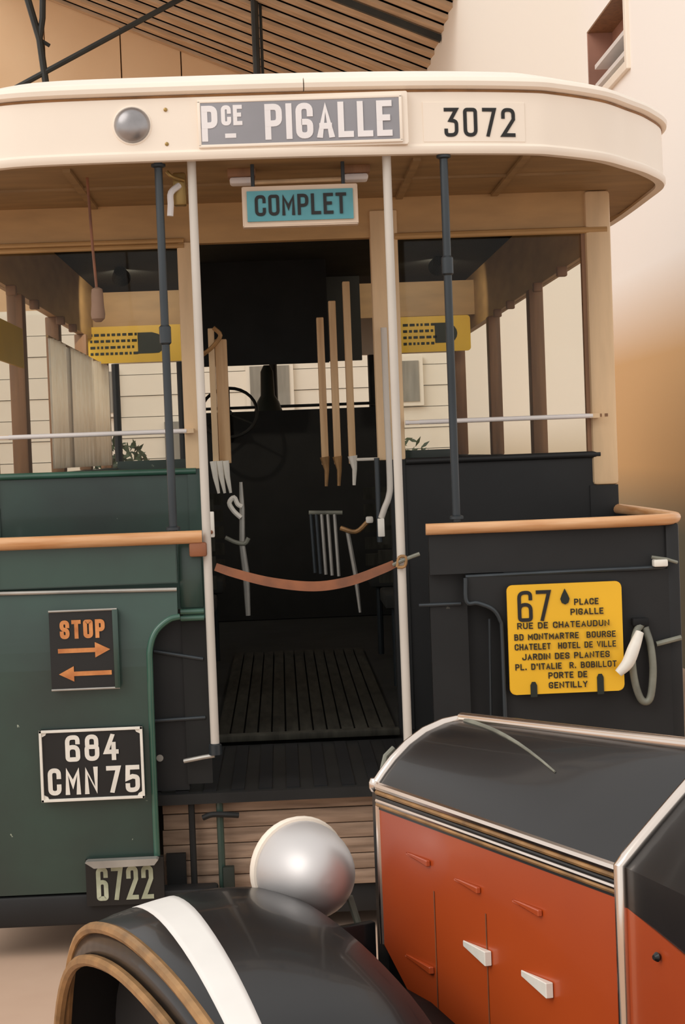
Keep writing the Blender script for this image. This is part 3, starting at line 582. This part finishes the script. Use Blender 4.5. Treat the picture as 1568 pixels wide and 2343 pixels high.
# folded gate bars and the stanchion
gt = T('folding_gate', 'grey_hose', bus, [(.10, 6.5, 1.205), (.225, 6.5, 1.20)], .008, 8)
for k, x in enumerate((.115, .135, .155, .178, .203)): T('bar', 'aluminium' if k > 1 else 'steel_pole', gt, [(x-.008, 6.5, 1.20), (x, 6.5, .98-.004*k)], .0065, 6)
T('bar', 'aluminium', gt, [(.240, 6.45, 1.13), (.262, 6.45, .98), (.275, 6.45, .83)], [.008, .009, .005], 6)
T('gate_arm', 'worn_brass', gt, smoothpath([(.215, 6.45, 1.145), (.27, 6.43, 1.13), (.315, 6.43, 1.165)], 4), .009, 8)
B('gate_knob', 'plate_white', gt, .308, .335, 6.41, 6.44, 1.160, 1.185, bev=.006)
sn = T('stanchion', 'aluminium', bus, [(-.145, 6.40, 1.33), (-.145, 6.40, 1.23), (-.15, 6.40, 1.1), (-.14, 6.40, 1.0), (-.138, 6.4, .84)], [.006, .010, .011, .013, .009], 8)
T('hook', 'plate_white', sn, smoothpath([(-.15, 6.39, 1.20), (-.175, 6.39, 1.225), (-.19, 6.39, 1.255), (-.172, 6.39, 1.275), (-.16, 6.39, 1.25), (-.145, 6.39, 1.24)], 4), .009, 8)
T('loop', 'grey_hose', sn, smoothpath([(-.21, 6.39, 1.13), (-.175, 6.39, 1.112), (-.14, 6.39, 1.105), (-.125, 6.39, 1.125)], 4), .008, 8)
# bench seats either side of the gangway
for s, xa, xb in ((1, .42, 1.15), (-1, -1.03, -.30)):
    for y in (7.3, 8.5):
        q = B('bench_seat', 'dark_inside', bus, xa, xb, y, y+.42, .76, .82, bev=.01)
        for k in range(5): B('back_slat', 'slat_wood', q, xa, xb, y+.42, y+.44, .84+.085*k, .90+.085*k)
        for x in (xa+.05, xb-.05): T('leg', 'steel_pole', q, [(x, y+.2, .41), (x, y+.2, .77)], .015, 8)
# wheels of the bus
for X in (-.86, 1.0):
    for y in (8.0, 10.6):
        M = Matrix.Translation((X, y, G+.44)) @ Matrix.Rotation(math.pi/2, 4, 'Y')
        wl = L('wheel', 'rubber', bus, [(.26, -.09), (.40, -.10), (.435, -.07), (.44, 0), (.435, .07), (.40, .10), (.26, .09)], M, 28)
        L('hub', 'green', wl, [(.26, -.06), (.14, -.05), (.10, .03), (.14, .07), (.26, .06)], M, 20)
# ------------------------------------------------------------ loose things on the bus
rb = empty('route_board', (.847, 5.285, .666), 'yellow route board numbered 67 hung on the dark right panel', 'sign')
o = PR('board', 'yellow', rb, rrect(.672, 1.022, .668, 1.002, .018), 5.268, 5.280, .002)
text('lettering', '67', .703, .805, .890, .984, 5.2655, 'ink', rb, .115)
dr = [(.848+.0135*math.sin(t)*(1 if math.cos(t) < .2 else .75), .955-.021*(-math.cos(t)) if math.cos(t) < .9 else .984) for t in [2*math.pi*k/24 for k in range(24)]]
PR('hook_hole', 'slot_dark', rb, [(.848, .986), (.839, .968), (.834, .955), (.838, .943), (.848, .938), (.858, .943), (.862, .955), (.857, .968)], 5.264, 5.269)
for s, x0, x1, z in (('PLACE', .876, .950, .935), ('PIGALLE', .864, .964, .905), ('RUE DE CHATEAUDUN', .700, .980, .868), ('BD MONTMARTRE  BOURSE', .690, .998, .834), ('CHATELET  HOTEL DE VILLE', .690, .998, .804), ('JARDIN DES PLANTES', .712, .978, .773), ('PL. D\'ITALIE  R. BOBILLOT', .690, .998, .743), ('PORTE DE', .790, .908, .714), ('GENTILLY', .790, .908, .684)):
    text('lettering', s, x0, x1, z, z+.019, 5.2660, 'ink', rb, .17)
for x, h in ((.744, .706), (.948, .722)): PR('slot', 'slot_dark', rb, [(x-.010, .660), (x+.010, .660), (x+.010, h-.01), (x+.005, h), (x-.005, h), (x-.010, h-.01)], 5.264, 5.270)
for x in (.744, .948): B('hook', 'steel_pole', rb, x-.008, x+.008, 5.2805, 5.3055, .664, .680)
B('hook', 'steel_pole', rb, .842, .854, 5.2805, 5.3055, .955, .975)
bs = empty('barrier_strap', (.08, 5.34, 1.01), 'brown leather strap sagging across the platform entrance', 'strap')
pts = smoothpath([(-.209, 5.34, 1.090), (-.15, 5.34, 1.068), (-.04, 5.34, 1.036), (.09, 5.34, 1.018), (.20, 5.34, 1.030), (.30, 5.34, 1.062), (.338, 5.34, 1.077)], 6)
bm = bmesh.new(); rows = []
for i, p in enumerate(pts):
    d = (pts[min(i+1, len(pts)-1)]-pts[max(i-1, 0)]).normalized(); n = Vector((-d.z, 0, d.x)); h = .012+.003*math.sin(math.pi*i/len(pts))
    rows.append([bm.verts.new(q) for q in (p+n*h+Vector((0, -.002, 0)), p+n*h+Vector((0, .002, 0)), p-n*h+Vector((0, .002, 0)), p-n*h+Vector((0, -.002, 0)))])
for a, b in zip(rows, rows[1:]):
    for j in range(4): bm.faces.new((a[j], a[(j+1) % 4], b[(j+1) % 4], b[j]))
bm.faces.new(rows[0]); bm.faces.new(rows[-1]); link('strap', bm, 'leather', bs)
T('hook', 'grey_hose', bs, smoothpath([(.335, 5.328, 1.075), (.348, 5.318, 1.082), (.362, 5.315, 1.088), (.39, 5.318, 1.098), (.415, 5.32, 1.106)], 4), .006, 8)
T('buckle', 'worn_brass', bs, smoothpath([(.345, 5.316, 1.068), (.352, 5.316, 1.098), (.372, 5.314, 1.098), (.368, 5.314, 1.07), (.345, 5.316, 1.068)], 3), .005, 8)
bp = empty('bell_pull', (-.545, 5.6, 2.3), 'bell cord with turned wooden grip hanging from the platform ceiling', 'bell pull')
T('cord', 'leather', bp, [(-.575, 5.6, 2.3245), (-.567, 5.6, 2.1), (-.560, 5.6, 1.972)], .0045, 8)
L('grip', 'pot', bp, [(.006, 1.978), (.017, 1.972), (.019, 1.955), (.020, 1.92), (.023, 1.892), (.021, 1.878), (.010, 1.868)], Matrix.Translation((-.559, 5.6, 0)), 18)
hs = empty('hose_loop', (1.09, 5.28, .62), 'pale grey hose looped down beside the yellow route board', 'hose')
T('hose', 'grey_hose', hs, smoothpath([(1.085, 5.288, .868), (1.062, 5.27, .84), (1.048, 5.268, .77), (1.055, 5.27, .69), (1.075, 5.275, .635), (1.100, 5.275, .64), (1.112, 5.275, .72), (1.108, 5.28, .80), (1.095, 5.29, .855)], 6), [.008]*0 or .0115, 10)
T('nozzle', 'plate_white', hs, smoothpath([(1.072, 5.258, .845), (1.050, 5.245, .80), (1.028, 5.238, .755), (.998, 5.238, .725)], 5), [.013+.007*math.sin(math.pi*i/15) for i in range(16)], 10)
B('cap', 'rubber', hs, 1.055, 1.105, 5.272, 5.3045, .862, .885, bev=.004)
# ------------------------------------------------------------ the car (local: x right, y ahead, z up; built in place through CM)
ang = math.atan2(.4008, .9162)
car = empty('car', (.365, 3.682, G), 'small vintage car with orange-red bonnet sides and black wings', 'car', ang)
CM = Matrix.Translation((.365, 3.682, 0)) @ Matrix.Rotation(ang, 4, 'Z')
def clink(name, bm, m, parent=None, smooth=True):
    bm.transform(CM); return link(name, bm, m, parent or car, smooth)
HW, ZS = .205, .737
def hood_z(x, y):
    k = max(0, min(1, -y/.873)); zc = .848+.055*k; p = 2.3*(1-k)+1.05*k
    return ZS+(zc-ZS)*(1-abs(min(1, abs(x)/HW))**p)
XS = [-HW, -.19, -.165, -.13, -.09, -.045, -.015, 0, .015, .045, .09, .13, .165, .19, HW]
def hood_patch(y0, y1, n, zadd=0, xs=XS):
    bm = bmesh.new(); rows = []
    for i in range(n+1):
        y = y0+(y1-y0)*i/n; rows.append([bm.verts.new((x, y, hood_z(x, y)+zadd)) for x in xs])
    for a, b in zip(rows, rows[1:]):
        for j in range(len(xs)-1): bm.faces.new((a[j], a[j+1], b[j+1], b[j]))
    r = bmesh.ops.extrude_face_region(bm, geom=bm.faces[:])
    for v in r['geom']:
        if isinstance(v, bmesh.types.BMVert): v.co.z -= .012
    return bm
clink('bonnet_top', hood_patch(0, -.866, 12), 'car_black')
for s in (-1, 1):
    bm = bmesh.new(); a = [bm.verts.new((s*HW, y, z)) for y, z in ((0, .69), (0, .40), (-.10, .33), (-.16, .14), (-.866, .14), (-.866, .69))]; b = [bm.verts.new((s*(HW-.015), v.co.y, v.co.z)) for v in a]
    bm.faces.new(a); bm.faces.new(b[::-1])
    for i in range(6): bm.faces.new((a[i], a[(i+1) % 6], b[(i+1) % 6], b[i]))
    side = clink('bonnet_side', bm, 'car_red', smooth=False)
    X = s*(HW+.001)
    def strip(name, z, r, m, f=1.0):
        bm = bmesh.new(); tube(bm, [(X, .004, z), (X, -.866, z)], r, 8, flat=f); clink(name, bm, m)
    strip('trim_strip', .731, .0085, 'chrome'); strip('trim_strip', .718, .006, 'worn_brass'); strip('trim_strip', .708, .0045, 'car_black'); strip('trim_strip', .700, .0055, 'chrome'); strip('trim_strip', .692, .005, 'worn_brass')
    bm = bmesh.new(); box(bm, min(X, X-s*.01), max(X, X-s*.01), -.866, 0, .682, .737); clink('trim_backing', bm, 'car_black', smooth=False)
    # raised louvres and latches on the side
    def scoop(y, z, ln, h, pr, m, nm):
        bm = bmesh.new(); q = [(X, y+ln/2, z+h*.35), (X, y-ln/2, z+h/2), (X, y-ln/2, z-h/2), (X, y+ln/2, z-h*.05)]
        a = [bm.verts.new(p) for p in q]; b = [bm.verts.new((X+s*pr*(.15 if i in (0, 3) else 1), p[1]+(-.0 if i in (0, 3) else .003), p[2]*1.0)) for i, p in enumerate(q)]
        bm.faces.new(a); bm.faces.new(b[::-1])
        for i in range(4): bm.faces.new((a[i], a[(i+1) % 4], b[(i+1) % 4], b[i]))
        bmesh.ops.bevel(bm, geom=bm.edges[:], offset=.0015, segments=1, affect='EDGES'); clink(nm, bm, m, smooth=False)
    for y, z in ((-.17, .612), (-.365, .600), (-.58, .605)): scoop(y, z, .10, .012, .008, 'car_red', 'louvre')
    for y, z in ((-.395, .480), (-.605, .476)): scoop(y, z, .105, .028, .014, 'plate_white', 'bonnet_catch')
    scoop(-.16, .40, .12, .014, .010, 'car_red', 'louvre')
    for y in (-.23, -.43):
        bm = bmesh.new(); box(bm, min(X, X+s*.0006), max(X, X+s*.0006), y-.0015, y+.0015, .15, .56); clink('panel_seam', bm, 'leather', smooth=False)
    bm = bmesh.new(); tube(bm, [(s*HW, .004, .69), (s*HW, .004, .40)], .006, 8); clink('shell_edge', bm, 'chrome')
    bm = bmesh.new(); lathe(bm, [(.0, .748), (.010, .746), (.014, .738), (.014, .726), (.010, .718), (0, .716)], 12, Matrix.Translation((s*HW, .012, 0))); clink('corner_cap', bm, 'chrome')
# radiator shell + grille
bm = bmesh.new(); sec = [(x, hood_z(x, 0)) for x in XS]
tube(bm, [(x, .004, z) for x, z in sec], .011, 10); clink('radiator_shell', bm, 'chrome')
bm = bmesh.new(); pl = [(-.195, .14)]+[(x*.95, z-.006) for x, z in sec]+[(.195, .14)]; prism(bm, pl, .0, .05); clink('radiator', bm, 'car_black', smooth=False)
for k in range(9):
    bm = bmesh.new(); x = -.16+k*.04; box(bm, x-.004, x+.004, .05, .06, .18, .78-.9*x*x*2); clink('grille_bar', bm, 'chrome', smooth=False)
bm = bmesh.new(); tube(bm, [(0, .0+y, hood_z(0, y)+.004) for y in [-.866*i/10 for i in range(11)]], .0125, 10); clink('centre_strip', bm, 'chrome')
bm = bmesh.new(); tube(bm, [(-.008-.10*t, -.03-.50*t, hood_z(-.008-.10*t, -.03-.50*t)+.001) for t in [i/8 for i in range(9)]], [.006-.004*i/8 for i in range(9)], 8); clink('bonnet_strap', bm, 'grey_hose')
bm = bmesh.new(); tube(bm, [(-HW+.02, .02, .755), (-HW+.035, .03, .785), (-HW+.055, .03, .80)], .006, 8); clink('wing_stay', bm, 'grey_hose')
# chrome band at the scuttle, scuttle, tub
bm = bmesh.new(); bs_ = [(-HW, .14), (-HW, .60)]+[(x, hood_z(x, -.873)) for x in XS]+[(HW, .60), (HW, .14)]
tube(bm, [(x*1.015, -.878, z+.003) for x, z in bs_], .012, 10); clink('scuttle_band', bm, 'chrome')
def loft(rows, m, nm, parent=None, close=True):
    bm = bmesh.new(); V = [[bm.verts.new(p) for p in r] for r in rows]
    for a, b in zip(V, V[1:]):
        for j in range(len(a)-1): bm.faces.new((a[j], a[j+1], b[j+1], b[j]))
    if close:
        bm.faces.new(V[0]); bm.faces.new(V[-1][::-1])
    return clink(nm, bm, m, parent)
def scut(y, k): return [(-HW-.10*k, y, .672-.03*k)]+[(x*(1+.49*k), y, (hood_z(x, -.873)*(1-k)+(hood_z(x, -.873)+.02)*k)) for x in XS]+[(HW+.10*k, y, .672-.03*k)]
loft([scut(-.885, 0), scut(-1.0, .25), scut(-1.15, .6), scut(-1.3, 1)], 'car_black', 'scuttle_top')
for s in (-1, 1):
    bm = bmesh.new(); q = [(s*HW, -.885, .672), (s*(HW+.10), -1.3, .642), (s*(HW+.10), -1.3, .14), (s*HW, -.885, .14)]
    a = [bm.verts.new(p) for p in q]; b = [bm.verts.new((p[0]-s*.015, p[1], p[2])) for p in q]; bm.faces.new(a); bm.faces.new(b[::-1])
    for i in range(4): bm.faces.new((a[i], a[(i+1) % 4], b[(i+1) % 4], b[i]))
    clink('scuttle_side', bm, 'car_red', smooth=False)
    bm = bmesh.new(); lathe(bm, [(.006, 0), (.008, .004), (.004, .010)], 10, Matrix.Translation((s*(HW+.035), -1.02, .63)) @ Matrix.Rotation(-s*-math.pi/2, 4, 'Y')); clink('screw', bm, 'car_black')
    # door and tail, beyond the frame
    bm = bmesh.new(); box(bm, min(s*.305, s*.29), max(s*.305, s*.29), -1.95, -1.3, .14, .66, .004); d = clink('door', bm, 'car_red')
    bm = bmesh.new(); tube(bm, [(s*.315, -1.42, .58), (s*.325, -1.45, .575), (s*.325, -1.53, .575)], .008, 8); clink('door_handle', bm, 'chrome', d)
loft([[(-.305, -1.95, .14), (-.305, -1.95, .66), (.305, -1.95, .66), (.305, -1.95, .14)], [(-.29, -2.15, .16), (-.29, -2.15, .64), (.29, -2.15, .64), (.29, -2.15, .16)], [(-.2, -2.42, .22), (-.2, -2.42, .52), (.2, -2.42, .52), (.2, -2.42, .22)]], 'car_red', 'tail')
bm = bmesh.new(); box(bm, -.28, .28, -1.95, -1.62, .30, .42, .02); clink('seat', bm, 'leather')
bm = bmesh.new(); box(bm, -.28, .28, -1.95, -1.85, .42, .70, .02); clink('seat_back', bm, 'leather')
bm = bmesh.new(); box(bm, -.29, .29, -2.3, .05, .10, .14); clink('chassis', bm, 'car_black', smooth=False)
# wings
stn = [(.52, .08, .0), (.49, .22, .0), (.44, .345, 0), (.37, .43, 0), (.27, .48, 0), (.13, .508, 0), (-.02, .515, 0), (-.2, .50, 0), (-.36, .47, 0), (-.50, .428, 0), (-.66, .35, 0), (-.84, .25, 0), (-1.0, .17, 0), (-1.1, .14, 0)]
stn = [(p.x, p.y) for p in smoothpath([(a, b, 0) for a, b, c in stn], 3)]
def wing(s):
    def rows(prof, dz=0): return [[(s*x, y, max(.08, z+h+dz)) for x, h in prof] for y, z in stn]
    top = [(.375, -.03), (.385, -.006), (.42, .006), (.48, .012), (.55, .013), (.61, .006), (.66, -.002), (.70, -.010), (.735, -.020), (.755, -.032)]
    w = loft(rows(top), 'car_black', 'wing', close=False); m = w.modifiers.new('thick', 'SOLIDIFY'); m.thickness = .006; m.offset = -1 if s > 0 else 1
    a, b = (.06, .02), (0, 0)
    # sky reflection painted as a pale strip along the outer shoulder of the wing
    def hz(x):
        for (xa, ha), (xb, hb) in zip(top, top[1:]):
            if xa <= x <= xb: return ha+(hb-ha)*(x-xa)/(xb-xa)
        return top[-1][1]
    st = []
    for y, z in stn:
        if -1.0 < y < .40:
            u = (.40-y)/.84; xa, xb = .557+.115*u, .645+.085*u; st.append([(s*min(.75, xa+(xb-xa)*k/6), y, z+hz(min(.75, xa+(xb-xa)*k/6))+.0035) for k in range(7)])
    f = loft(st, 'reflection_white', 'painted_reflection', w, close=False); m = f.modifiers.new('thick', 'SOLIDIFY'); m.thickness = .003; m.offset = -1 if s > 0 else 1
    for xx, hh, r in ((.750, -.026, .0125), (.772, -.090, .0125)):
        bm = bmesh.new(); tube(bm, [(s*xx, y, max(.09, z+hh)) for y, z in stn if y > -.9], r, 8); clink('bead', bm, 'worn_brass', w)
    v = loft([[(s*x, y, max(.08, z+h)) for x, h in ((.752, -.03), (.768, -.09))] for y, z in stn if y > -.9], 'car_black', 'valance', w, close=False); m = v.modifiers.new('thick', 'SOLIDIFY'); m.thickness = .004
    # head lamp on a stay
    return w
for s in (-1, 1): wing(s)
def lamp(s, c):
    hd = bpy.data.objects.new('head_lamp', None)
    A = Matrix.Translation(c) @ Matrix.Rotation(-math.pi/2, 4, 'X')     # local z -> forward (+y)
    bm = bmesh.new(); pr = [(0, -.150)]+[(.104*math.sin(math.radians(t))**.85, -.150*math.cos(math.radians(t))) for t in range(8, 91, 6)]+[(.104, .012), (.09, .012)]
    lathe(bm, pr, 40, A); hd = clink('head_lamp', bm, 'lamp_silver')
    bm = bmesh.new(); lathe(bm, [(.100, -.004), (.109, -.002), (.112, .008), (.109, .020), (.100, .026), (.09, .022)], 40, A); clink('rim', bm, 'cream', hd)
    bm = bmesh.new(); lathe(bm, [(.098, .016), (.08, .026), (.04, .034), (0, .036)], 32, A); clink('lens', bm, 'glass', hd)
    bm = bmesh.new(); tube(bm, [c+Vector((0, -.04, -.09)), c+Vector((s*-.01, -.04, -.16)), c+Vector((s*-.06, -.04, -.30))], [.022, .016, .014], 10); clink('lamp_stay', bm, 'steel_pole', hd)
    bm = bmesh.new(); tube(bm, [c+Vector((-s*.07, -.09, -.05)), c+Vector((-s*.088, -.09, -.11)), c+Vector((-s*.085, -.10, -.17)), c+Vector((-s*.1, -.10, -.24))], .008, 8); clink('conduit', bm, 'grey_hose', hd)
lc = CM.inverted() @ Vector((.010, 3.70, .541))
lamp(-1, lc); lamp(1, Vector((-lc.x, lc.y, lc.z)))
for s in (-1, 1):
    f = loft([[(s*.20, y, zi), (s*.29, y, zi+.02), (s*.382, y, zo)] for y, zi, zo in ((.30, .30, .42), (.1, .33, .485), (-.2, .33, .475), (-.5, .28, .41), (-.9, .16, .20))], 'black', 'splash_apron', close=False); md = f.modifiers.new('thick', 'SOLIDIFY'); md.thickness = .005
for s in (-1, 1):
    bm = bmesh.new(); box(bm, min(s*.207, s*.385), max(s*.207, s*.385), .03, .05, .02, .44, .004); clink('front_valance', bm, 'car_black')
# wheels, running boards
for s in (-1, 1):
    for y in (.2, -1.95):
        M = Matrix.Translation((s*.60, y, G+.25)) @ Matrix.Rotation(math.pi/2, 4, 'Y')
        bm = bmesh.new(); lathe(bm, [(.165, -.05), (.22, -.06), (.245, -.04), (.25, 0), (.245, .04), (.22, .06), (.165, .05)], 28, M); wl = clink('wheel', bm, 'rubber')
        bm = bmesh.new(); lathe(bm, [(.165, -.045), (.10, -.035), (.05, -.055), (0, -.06)], 24, M); bm2 = bmesh.new(); bm2.free(); clink('disc', bm, 'car_black', wl)
    bm = bmesh.new(); box(bm, min(s*.30, s*.72), max(s*.30, s*.72), -1.75, -.95, .09, .12, .006); clink('running_board', bm, 'rubber')
for y in (.2, -1.95):
    bm = bmesh.new(); tube(bm, [(-.6, y, G+.25), (.6, y, G+.25)], .025, 8); clink('axle', bm, 'car_black')
